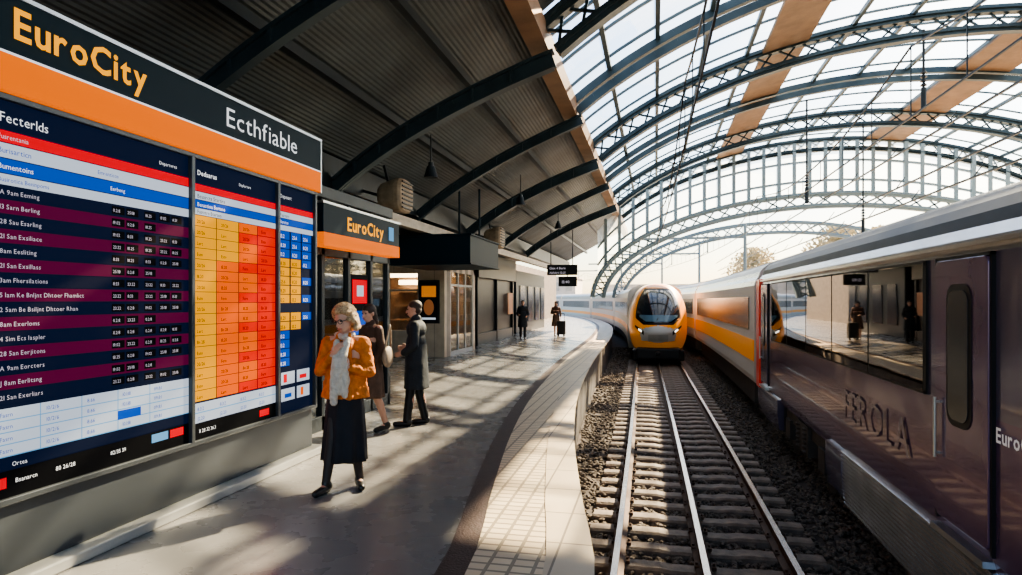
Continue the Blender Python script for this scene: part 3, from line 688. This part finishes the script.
def door(y0,y1,par,m=M_plum):
    b=MB(); rrect(b,SX-.022,SX+.02,y0,y1,.16,1.86,.05); d=b.obj('door',m,parent=par,bevel=.006)
    b=MB(); rrect(b,SX-.028,SX-.015,y0+.19,y1-.19,.80,1.70,.10); 
    b.obj('window_surround',M_tblack,parent=d)
    b=MB(); rrect(b,SX-.034,SX-.025,y0+.225,y1-.225,.84,1.66,.075); b.obj('window',M_tint,parent=d)
    b=MB(); b.cyl((SX-.05,y1-.07,.55),(SX-.05,y1-.07,.95),.010); b.beam((SX-.02,y1-.07,.58),(SX-.05,y1-.07,.58),.015,.015); b.beam((SX-.02,y1-.07,.92),(SX-.05,y1-.07,.92),.015,.015); b.obj('handle',M_alu,parent=d)
    b=MB()
    for ya_,yb_ in((y0-.02,y0),(y1,y1+.02)): b.box(SX-.012,SX+.02,ya_,yb_,.13,1.88)
    b.box(SX-.012,SX+.02,y0-.02,y1+.02,1.86,1.88); b.obj('door_frame',M_tblack,parent=par)
    b=MB(); b.box(SX-.05,SX+.02,y0,y1,.06,.10); b.obj('step',M_alu,parent=par)
door(4.22,4.94,c1); door(11.75,12.4,c1,M_body)
UT=(0,-1,0)
b=MB(); text(b,'FEROLA',(SX-.003,7.25,.40),UT,V,.42,0,0,1.85,sp=.12); b.obj('lettering',M_lett,parent=c1)
b=MB(); text(b,'EuroCity',(SX-.003,4.17,.80),UT,V,.12,0,1); b.obj('lettering',M_lettw,parent=c1)
b=MB(); b.box(SX-.02,SX+.03,-5,12.85,1.93,1.955); b.obj('gutter',M_silver,parent=c1)
def skirt(y0,y1,par):
    b=MB(); prof=[]
    n_=14
    for i in range(n_):
        z=-.50+i*(.56/n_); dx=.03*(1-i/n_)
        prof+= [(SX+.015+dx,z),(SX-.012+dx,z+.008),(SX-.012+dx,z+.022),(SX+.015+dx,z+.030)]
    prof+=[(SX+.1,.06),(SX+.1,-.5)]
    b.loft([[(p[0],y,p[1]) for p in prof] for y in(y0,y1)]); b.obj('louvre_skirt',M_silver,parent=par)
skirt(-3,7.3,c1)
for y0_,y1_ in((7.32,7.95),(10.9,12.88)):
    b=MB(); b.loft([[(SX+.03,y,-.45),(SX+.0,y,-.2),(SX+.0,y,.02),(SX+.1,y,.02),(SX+.1,y,-.45)] for y in(y0_,y1_)]); b.obj('side_skirt',M_body,parent=c1)
b=MB()
for yc in(9.4,):
    for dy in(-1.0,1.0):
        b.cyl((SX+.18,yc+dy,-.32),(SX+.32,yc+dy,-.32),.38,.38,28); b.cyl((SX+.10,yc+dy,-.32),(SX+.2,yc+dy,-.32),.16,.14,16); b.box(SX+.06,SX+.16,yc+dy-.16,yc+dy+.16,-.46,-.18)
    b.box(SX+.1,SX+.2,yc-1.3,yc+1.3,-.22,-.06); b.box(SX+.05,SX+.22,yc-.35,yc+.35,-.45,-.05)
    for k in range(6): b.cyl((SX+.1,yc-.2,-.42+k*.06),(SX+.1,yc-.2,-.39+k*.06),.09,.09,12);b.cyl((SX+.1,yc+.2,-.42+k*.06),(SX+.1,yc+.2,-.39+k*.06),.09,.09,12)
b.obj('bogie',M_under,parent=c1,bevel=.005)
b=MB(); b.box(SX+.1,SX+1.6,-5,7.8,-.55,0); b.box(SX+.1,SX+1.8,11.0,12.6,-.5,0); b.box(SX+.5,SX+2,7.8,11,-.3,0); b.obj('underframe',M_under,parent=c1,bevel=.02)
b=MB(); b.box(SX-.03,SX+.3,12.55,12.9,.0,1.98); b.obj('end_pillar',M_redd,parent=c1,bevel=.02,label='red end pillar of the coach')
b=MB()
for k in range(8): b.box(CX-1.0+.02*(k%2),CX+1.0-.02*(k%2),12.9+k*.055,12.95+k*.055,.0,2.0)
b.obj('gangway',M_tblack,parent=c1)
lab2='pale grey coach with orange stripe and dark window band'
for ya,yb in((13.35,28),(28.4,43),(43.4,58)):
    e=coach(ya,yb,track2X,M_twhite,lab2)
    b=MB(); sweep(b,track2X,[(-1.24,1.0),(-1.265,1.0),(-1.265,1.66),(-1.24,1.66)],frange(ya+.7,yb-.7,1)); b.obj('window_band',M_tint,parent=e)
    b=MB(); sweep(b,track2X,[(-1.24,.40),(-1.262,.40),(-1.262,.82),(-1.24,.82)],frange(ya+.05,yb-.05,1)); b.obj('stripe',M_torange,parent=e)
    b=MB(); sweep(b,track2X,[(-1.1,-.55),(-1.0,-.55),(1.0,-.55),(1.0,0),(-1.1,0)],frange(ya+1,yb-1,1)); b.obj('underframe',M_under,parent=e)
# ================================================================ PEOPLE
M_skin=mat('skin',(.60,.34,.24),.5,0,.08,12); M_eye=mat('eye',(.03,.02,.02),.2); M_lip=mat('lips',(.45,.12,.11),.4)
def remesh(mb,name,mats_,parent,voxel=.008,smooth=2,disp=0,dsize=.1,label=None):
    tmp=mb.obj('tmp',mats_)
    r=tmp.modifiers.new('r','REMESH'); r.mode='VOXEL'; r.voxel_size=voxel
    if disp:
        tx=bpy.data.textures.new('folds','CLOUDS'); tx.noise_scale=dsize; tx.noise_depth=2
        d=tmp.modifiers.new('d','DISPLACE'); d.texture=tx; d.strength=disp; d.mid_level=.5
    if smooth:
        s=tmp.modifiers.new('s','SMOOTH'); s.factor=.5; s.iterations=smooth
    dg=bpy.context.evaluated_depsgraph_get(); dg.update()
    me=bpy.data.meshes.new_from_object(tmp.evaluated_get(dg)); me.name=name
    bpy.data.objects.remove(tmp)
    me.polygons.foreach_set('use_smooth',[True]*len(me.polygons))
    ob=bpy.data.objects.new(name,me); COL.objects.link(ob); ob.parent=parent
    if label: ob['label']=label
    return ob
def hand(mb,w,d,n,side,k=1.0):
    w=Vector(w);d=Vector(d).normalized();n=Vector(n); n=(n-d*n.dot(d)).normalized(); s=d.cross(n)*side
    offs=(-.027,-.009,.009,.026); lens=(.9,1,.93,.75)
    for o,l in zip(offs,lens):
        b0=w+s*(-o)*k*.6; b1=w+d*.085*k+s*(-o)*k
        mb.capsule(b0,b1,.014*k,.012*k,n=8)
        d1=(d+n*.45).normalized();d2=(d+n*1.6).normalized()
        p1=b1+d1*.042*l*k;p2=p1+d2*.036*l*k; mb.capsule(b1,p1,.0095*k,.009*k,n=8); mb.capsule(p1,p2,.009*k,.0078*k,n=8)
    t0=w+d*.025*k+s*.022*k; t1=t0+(d*.6+s*.9+n*.3).normalized()*.045*k; t2=t1+(d+n*.5).normalized()*.032*k
    mb.capsule(t0,t1,.013*k,.011*k,n=8); mb.capsule(t1,t2,.011*k,.009*k,n=8)
def person(label,loc,deg,scale,legs,arms,headrot,cloth,hairf,vox=.007,lean=(0,0),glasses=False):
    e=empty('person',(0,0,0),label,'person')
    lx,ly=lean; sh=Vector((lx,ly,0))
    S=lambda z: sh*max(0,(z-.9)/.5)
    b=MB()
    b.ell(Vector((0,0,.93)),(.155,.105,.12)); b.ell(Vector((0,.0,1.06))+S(1.06),(.125,.09,.13)); b.ell(Vector((0,.0,1.23))+S(1.23),(.155,.105,.15)); b.ell(Vector((0,-.01,1.33))+S(1.33),(.165,.08,.07))
    b.capsule(Vector((0,-.01,1.36))+S(1.36),Vector((0,.015,1.47))+S(1.45),.055,.05)
    for sd in(-1,1):
        kn,an,toe=legs[(sd+1)//2]; hp=Vector((sd*.085,0,.90)); kn=Vector(kn);an=Vector(an)
        b.capsule(hp,kn,.088,.055);mid=kn+(an-kn)*.3+Vector((0,-.015,0)); b.capsule(kn,mid,.052,.054); b.capsule(mid,an,.054,.036)
        td=Vector(toe).normalized(); b.capsule(an+Vector((0,0,-.03))-td*.02,an+td*.15+Vector((0,0,-.055)),.036,.028)
        sp=Vector((sd*.165,-.01,1.355))+S(1.35); el,wr,hd,hn=[Vector(q) for q in arms[(sd+1)//2]]
        b.capsule(Vector((sd*.08,-.01,1.35))+S(1.35),sp,.06,.052); b.capsule(sp,el,.05,.04); b.capsule(el,wr,.04,.027); hand(b,wr,hd,hn,sd)
    HC=Vector((0,.03,1.555))+S(1.5); HR=Euler([math.radians(a) for a in headrot]).to_matrix()
    def H(p): return HC+HR@Vector(p)
    b.ell(H((0,-.012,.03)),(.076,.093,.086),HR); b.ell(H((0,.02,-.025)),(.061,.068,.085),HR); b.ell(H((0,.038,-.078)),(.04,.042,.033),HR)
    b.capsule(H((0,.085,.01)),H((0,.108,-.03)),.009,.014,n=8); b.capsule(H((0,.03,-.06)),HC+Vector((0,-.03,-.12)),.045,.05)
    for sd in(-1,1): b.ell(H((sd*.076,-.005,-.008)),(.012,.02,.03),HR); b.capsule(H((sd*.015,.082,.028)),H((sd*.045,.070,.028)),.009,.008,n=8)
    b.capsule(H((-.018,.086,-.06)),H((.018,.086,-.06)),.009,.009,n=8)
    remesh(b,'body',M_skin,e,vox,2)
    for sd in(-1,1):
        q=MB(); q.ell(H((sd*.03,.080,.008)),(.013,.008,.008),HR,10,8); o=q.obj('eye',M_eye,smooth=True); o.parent=e
    q=MB(); q.capsule(H((-.022,.095,-.06)),H((.022,.095,-.06)),.005,.005,n=8); o=q.obj('mouth',M_lip); o.parent=e
    if glasses:
        q=MB()
        for sd in(-1,1):
            pts=[H((sd*.032+.025*math.cos(a),.102-.006*abs(math.cos(a)),.006+.020*math.sin(a))) for a in[2*math.pi*k/12 for k in range(13)]]
            q.chain(pts,[.0032]*13); q.chain([H((sd*.057,.096,.008)),H((sd*.080,.0,.005))],[.0032,.0032])
        q.chain([H((-.008,.106,.01)),H((.008,.106,.01))],[.0032,.0032]); o=q.obj('glasses',M_shoe); o.parent=e
    hb=MB(); hairf(hb,H,HR); 
    cloth(e,S,legs,arms,hb)
    for sd in(0,1):
        kn,an,toe=legs[sd]; an=Vector(an);td=Vector(toe).normalized(); q=MB()
        q.capsule(an+Vector((0,0,-.03))-td*.03,an+Vector((0,0,.0)),.045,.042); q.capsule(an+Vector((0,0,-.045))-td*.02,an+td*.16+Vector((0,0,-.055)),.042,.034)
        remesh(q,'shoe',M_shoe,e,.008,2)
    e.location=loc; e.rotation_euler=(0,0,math.radians(deg)); e.scale=(scale,)*3
    return e
M_shoe=mat('black_leather',(.012,.011,.011),.4)
M_puff=mat('orange_jacket',(.60,.165,.015),.7,0,.3,14,.4,50)
M_skirt=mat('black_skirt',(.007,.008,.014),.8,0,.3,8,.2,60)
M_tights=mat('dark_tights',(.03,.022,.022),.6)
M_scarf=mat('cream_scarf',(.60,.54,.46),.85,0,.15,30,.5,90)
M_blond=mat('blond_hair',(.38,.22,.10),.6,0,.4,60,.5,120,color2=(.65,.45,.25))
M_brownh=mat('dark_hair',(.04,.022,.015),.5,0,.3,60,.5,120)
M_brownc=mat('brown_coat',(.10,.058,.038),.8,0,.25,12,.3,50)
M_brownj=mat('brown_jacket',(.075,.038,.024),.8,0,.25,12,.3,50)
M_navyc=mat('navy_coat',(.008,.013,.02),.75,0,.25,10,.3,50)
M_bag=mat('bag_tan',(.32,.24,.17),.6,0,.2,20)
def sleeves(b,S,arms,r0=.07,r1=.05,r2=.045,cut=.9):
    for sd in(-1,1):
        sp=Vector((sd*.16,-.01,1.34))+S(1.35); el,wr=[Vector(q) for q in arms[(sd+1)//2][:2]]
        b.capsule(sp,el,r0,r1); b.capsule(el,el+(wr-el)*cut,r1,r2)
def skirt_loft(z0,z1,rx0,rx1,c0,c1,folds=9,amp=.06,ry=.8,ph=0):
    b=MB();rings=[]
    for i in range(15):
        t=i/14;z=z0+(z1-z0)*t; rx=rx0+(rx1-rx0)*t**.8; cx=c0[0]+(c1[0]-c0[0])*t;cy=c0[1]+(c1[1]-c0[1])*t
        rings.append([(cx+rx*(1+amp*t*math.cos(folds*a+ph)+amp*.5*t*math.sin(4*a+t*2))*math.cos(a),cy+rx*ry*(1+amp*t*math.cos(folds*a+ph))*math.sin(a),z) for a in[2*math.pi*k/72 for k in range(72)]])
    b.loft(rings); return b
def hair_curly(hb,H,HR):
    random.seed(3)
    for k in range(170):
        a=random.uniform(0,6.283);ph=random.uniform(-.5,1.5)
        p=Vector((.098*math.cos(ph)*math.cos(a),-.018+.108*math.cos(ph)*math.sin(a),.038+.102*math.sin(ph)))
        if p.y>.035 and p.z<.085: continue
        r=random.uniform(.016,.028); hb.ell(H(p),(r,r,r),n=8,m=6)
    for k in range(90):
        a=random.uniform(math.pi*.93,2.07*math.pi); p=Vector((.102*math.cos(a),-.02+.088*math.sin(a),random.uniform(-.12,0))); r=random.uniform(.018,.027); hb.ell(H(p),(r,r,r),n=8,m=6)
    hb.ell(H((0,-.03,.035)),(.085,.092,.092),HR)
arms1=[((-.225,.01,1.08),(-.08,.175,1.13),(.6,.35,.5),(.6,-.7,0)),((.225,.02,1.09),(.07,.185,1.24),(-.5,.1,.8),(-.6,-.7,0))]
legs1=[((-.09,.05,.49),(-.12,-.05,.09),(-.35,1,0)),((.09,.10,.49),(.14,.14,.085),(.3,1,0))]
def cloth1(e,S,legs,arms,hb):
    remesh(hb,'hair',M_blond,e,.009,1)
    b=MB(); b.ell(Vector((0,-.01,1.31)),(.18,.11,.10)); b.ell(Vector((0,-.01,1.16)),(.155,.118,.16))
    k=skirt_loft(1.20,.84,.155,.21,(0,-.01),(0,-.005),6,.06,.76,.5); b.add(k.v,k.f)
    b.capsule((0,0,1.37),(0,.0,1.40),.07,.065)
    for sd in(-1,1): b.chain([Vector((sd*.05,.05,1.42)),Vector((sd*.065,.11,1.30)),Vector((sd*.062,.125,1.10)),Vector((sd*.085,.145,.86))],[.024,.030,.025,.026])
    sleeves(b,S,arms,.068,.058,.045); remesh(b,'jacket',M_puff,e,.008,2,.024,.05)
    b=MB(); b.ell((0,.03,1.22),(.09,.105,.17)); b.ell((0,.035,1.0),(.085,.11,.16)); remesh(b,'blouse',M_skirt,e,.009,2)
    b=skirt_loft(.98,.27,.15,.20,(0,0),(0,.03),9,.09); o=b.obj('skirt',M_skirt,smooth=True); o.parent=e
    b=MB()
    for sd in(0,1):
        kn,an,_=legs[sd]; kn=Vector(kn);an=Vector(an); b.capsule(Vector(((sd*2-1)*.085,0,.88)),kn,.09,.058); b.capsule(kn,an,.058,.039)
    remesh(b,'tights',M_tights,e,.01,2)
    b=MB(); b.chain([Vector((-.07,.02,1.42)),Vector((0,.085,1.40)),Vector((.07,.02,1.42)),Vector((0,-.06,1.43)),Vector((-.07,.02,1.42))],[.028]*5); remesh(b,'collar',M_scarf,e,.008,2,.01,.03)
WA=.92
person('woman in orange jacket and long black skirt clutching cream scarf',(-2.57,5.09,0),180+12,WA,legs1,arms1,(-14,8,-28),cloth1,hair_curly,glasses=True)
b=MB()
b.chain([Vector((-.05,.135,1.38)),Vector((-.03,.17,1.28)),Vector((-.01,.19,1.17)),Vector((.02,.185,1.05)),Vector((.01,.175,.92))],[.032,.038,.052,.052,.038])
b.chain([Vector((.04,.145,1.36)),Vector((.035,.175,1.25)),Vector((.03,.195,1.14)),Vector((.05,.18,1.0)),Vector((.06,.17,.82))],[.030,.036,.048,.044,.034])
b.chain([Vector((-.04,.18,1.15)),Vector((-.045,.175,1.02)),Vector((-.035,.165,.88))],[.038,.038,.028])
b.xform(Matrix.Translation((-2.57,5.09,0))@Matrix.Rotation(math.radians(192),4,'Z')@Matrix.Scale(WA,4))
sc=remesh(b,'scarf',M_scarf,None,.007,2,.018,.035); sc['label']='cream woollen scarf bundled in the arms of a woman'; sc['category']='scarf'
def hair_long(hb,H,HR):
    hb.ell(H((0,-.02,.04)),(.086,.10,.088),HR); hb.ell(H((0,-.06,-.04)),(.082,.055,.10),HR); hb.ell(H((0,-.075,-.13)),(.085,.045,.09),HR)
def hair_short(hb,H,HR):
    hb.ell(H((0,-.022,.048)),(.083,.096,.080),HR); hb.ell(H((0,-.055,-.01)),(.074,.05,.06),HR)
arms2=[((-.23,-.02,1.09),(-.20,.12,.92),(0,.6,-.8),(1,0,0)),((.24,.0,1.10),(.15,.2,1.08),(-.5,.8,0),(-.3,0,-1))]
legs2=[((-.09,-.02,.48),(-.10,-.17,.10),(0,1,-.1)),((.09,.12,.50),(.09,.16,.085),(.1,1,0))]
def cloth2(e,S,legs,arms,hb):
    remesh(hb,'hair',M_brownh,e,.01,2)
    b=MB(); b.ell(Vector((0,0,1.30)),(.175,.12,.12)); b.ell((0,0,1.14),(.15,.115,.17)); b.ell((0,0,.97),(.165,.13,.13)); b.capsule((0,0,1.38),(0,0,1.42),.075,.07); sleeves(b,S,arms,.064,.052,.043); remesh(b,'jacket',M_brownj,e,.011,2,.02,.07)
    b=skirt_loft(1.0,.46,.16,.225,(0,0),(0,.02),8,.06); o=b.obj('skirt',M_brownc,smooth=True); o.parent=e
person('woman with dark hair in brown jacket and brown skirt walking',(-3.38,7.35,0),150,.925,legs2,arms2,(-8,0,10),cloth2,hair_long,.009)
b=MB(); b.ell((0,0,0),(.05,.13,.13)); b.capsule((0,-.1,.08),(.03,-.02,.38),.012,.012); b.capsule((0,.1,.08),(.03,-.0,.38),.012,.012)
b.xform(Matrix.Translation((-3.12,7.27,.92)))
sc=remesh(b,'shoulder_bag',M_bag,None,.009,2); sc['label']='tan shoulder bag carried by woman in brown skirt'; sc['category']='bag'
arms3=[((-.24,-.02,1.09),(-.19,.14,.98),(.2,.8,-.2),(1,0,0)),((.24,-.02,1.09),(.20,.16,1.02),(-.3,.8,.1),(-1,0,0))]
legs3=[((-.09,.06,.49),(-.09,.11,.085),(0,1,0)),((.09,-.01,.49),(.10,-.10,.09),(0,1,-.05))]
def cloth3(e,S,legs,arms,hb):
    remesh(hb,'hair',M_brownh,e,.01,2)
    b=MB(); b.ell(Vector((0,0,1.29)),(.20,.135,.14)); b.ell((0,0,1.12),(.175,.135,.17)); b.capsule((0,0,1.38),(0,.0,1.43),.08,.075); sleeves(b,S,arms,.072,.058,.05)
    k=skirt_loft(1.08,.50,.175,.215,(0,0),(0,0),5,.04,.78); b.add(k.v,k.f)
    remesh(b,'coat',M_navyc,e,.012,2,.015,.1)
    b=MB()
    for sd in(0,1):
        kn,an,_=legs[sd]; kn=Vector(kn);an=Vector(an); b.capsule(Vector(((sd*2-1)*.085,0,.9)),kn,.095,.068); b.capsule(kn,an+Vector((0,0,.0)),.066,.056)
    remesh(b,'trousers',M_black,e,.011,2,.01,.06)
person('man in long navy coat and black trousers standing with hands forward',(-2.98,7.85,0),100,.95,legs3,arms3,(-6,0,0),cloth3,hair_short,.009)
person('person in dark coat standing on platform near dark shop',(-5.35,26.4,0),190,.95,legs3,arms3,(0,0,0),cloth3,hair_short,.016)
person('person in dark jacket and skirt standing beside luggage',(-4.35,29.0,0),200,.92,legs2,arms2,(-10,0,0),cloth2,hair_long,.016)
b=MB(); b.box(-4.2,-3.85,28.3,28.55,.08,.68); b.cyl((-4.15,28.42,.68),(-4.15,28.42,1.0),.012); b.cyl((-3.9,28.42,.68),(-3.9,28.42,1.0),.012); b.cyl((-4.15,28.42,1.0),(-3.9,28.42,1.0),.015)
for x in(-4.15,-3.9): b.cyl((x,28.3,.045),(x,28.34,.045),.045); 
b.obj('suitcase',M_black,origin=(-4.02,28.4,0),label='black wheeled suitcase with raised handle on platform',cat='suitcase',bevel=.02)
# ================================================================ TREES & far buildings
M_leaf=mat('haze_pale_foliage',(.50,.46,.33),.8,0,.3,2,color2=(.74,.66,.46)); M_bark=mat('bark',(.35,.3,.25),.9)  # crown colours washed out to paint in the distant haze
for k,(x,y,s) in enumerate(((17,66,6),(23,74,7),(29,68,7),(36,74,8),(45,72,8),(13,92,6))):
    random.seed(k); e=empty('tree',(x,y,-1),'leafy tree with yellow green crown beyond the tracks','tree',group='trees beyond the station')
    b=MB(); b.cyl((x,y,-1),(x,y,6),.35,.18,10); 
    for q in range(5): a=q*1.3; b.cyl((x,y,3+q*.4),(x+2.2*math.cos(a),y+2.2*math.sin(a),6+q*.4),.12,.04,6)
    b.obj('trunk',M_bark,parent=e)
    b=MB()
    for q in range(2200):
        a=random.uniform(0,6.28);ph=random.uniform(-.9,1.5);r=s*random.uniform(.3,1)*.58
        c=Vector((x+r*math.cos(ph)*math.cos(a),y+r*math.cos(ph)*math.sin(a),5.4+r*math.sin(ph)*.95)); u=Vector([random.uniform(-1,1) for _ in range(3)]).normalized()*.24; w_=u.cross(Vector((.3,.5,.8))).normalized()*.16
        b.add([c-u,c+w_,c+u,c-w_],[(0,1,2,3)])
    b.obj('leaves',M_leaf,parent=e)
M_bld=mat('far_wall',(.6,.58,.54),.8,0,.1,1)
for k,(x0,x1,y,h) in enumerate(((-30,-12,100,5),(-9,6,120,4.2),(12,34,120,5),(40,70,110,6))):
    b=MB(); b.box(x0,x1,y,y+10,-1,h)
    n_=int((x1-x0)/2)
    for i in range(n_):
        for z in(.5,3): 
            if z+1.3<h: b.box(x0+.5+i*2,x0+1.5+i*2,y-.05,y,z,z+1.3,1)
    b.box(x0-.2,x1+.2,y-.2,y+10.2,h,h+.25)
    b.obj('building',[M_bld,M_lgrey],origin=((x0+x1)/2,y,-1),label='pale low building beyond the tracks',cat='building',group='distant buildings')
# ================================================================ LIGHT
w=bpy.data.worlds.new('World'); scene.world=w; w.use_nodes=True; nt=w.node_tree; bg=nt.nodes['Background']
sky=nt.nodes.new('ShaderNodeTexSky'); sky.sky_type='NISHITA'; sky.sun_disc=False; sky.sun_elevation=math.radians(30); sky.sun_rotation=math.radians(27); sky.air_density=1.3; sky.dust_density=1.3; sky.ozone_density=3.5
nt.links.new(sky.outputs[0],bg.inputs[0]); bg.inputs[1].default_value=.46
el=math.radians(36);az=math.radians(27)
sd=Vector((math.sin(az)*math.cos(el),math.cos(az)*math.cos(el),math.sin(el)))
L=bpy.data.lights.new('sun','SUN'); L.energy=42; L.angle=math.radians(.9); L.color=(1,.73,.44)
lo=bpy.data.objects.new('sun',L); COL.objects.link(lo); lo.rotation_euler=(-sd).to_track_quat('-Z','Y').to_euler(); lo.location=(20,40,30)
try: scene.view_settings.look='AgX - Medium High Contrast'
except Exception: pass
# ================================================================ CAMERA
cam=bpy.data.cameras.new('camera'); cam.sensor_width=36; cam.lens=650/1022*36; cam.shift_y=.0122; cam.clip_end=500
co=bpy.data.objects.new('camera',cam); COL.objects.link(co); co.location=(0,0,1.6); co.rotation_euler=(math.radians(90),0,math.radians(12.5))
scene.camera=co
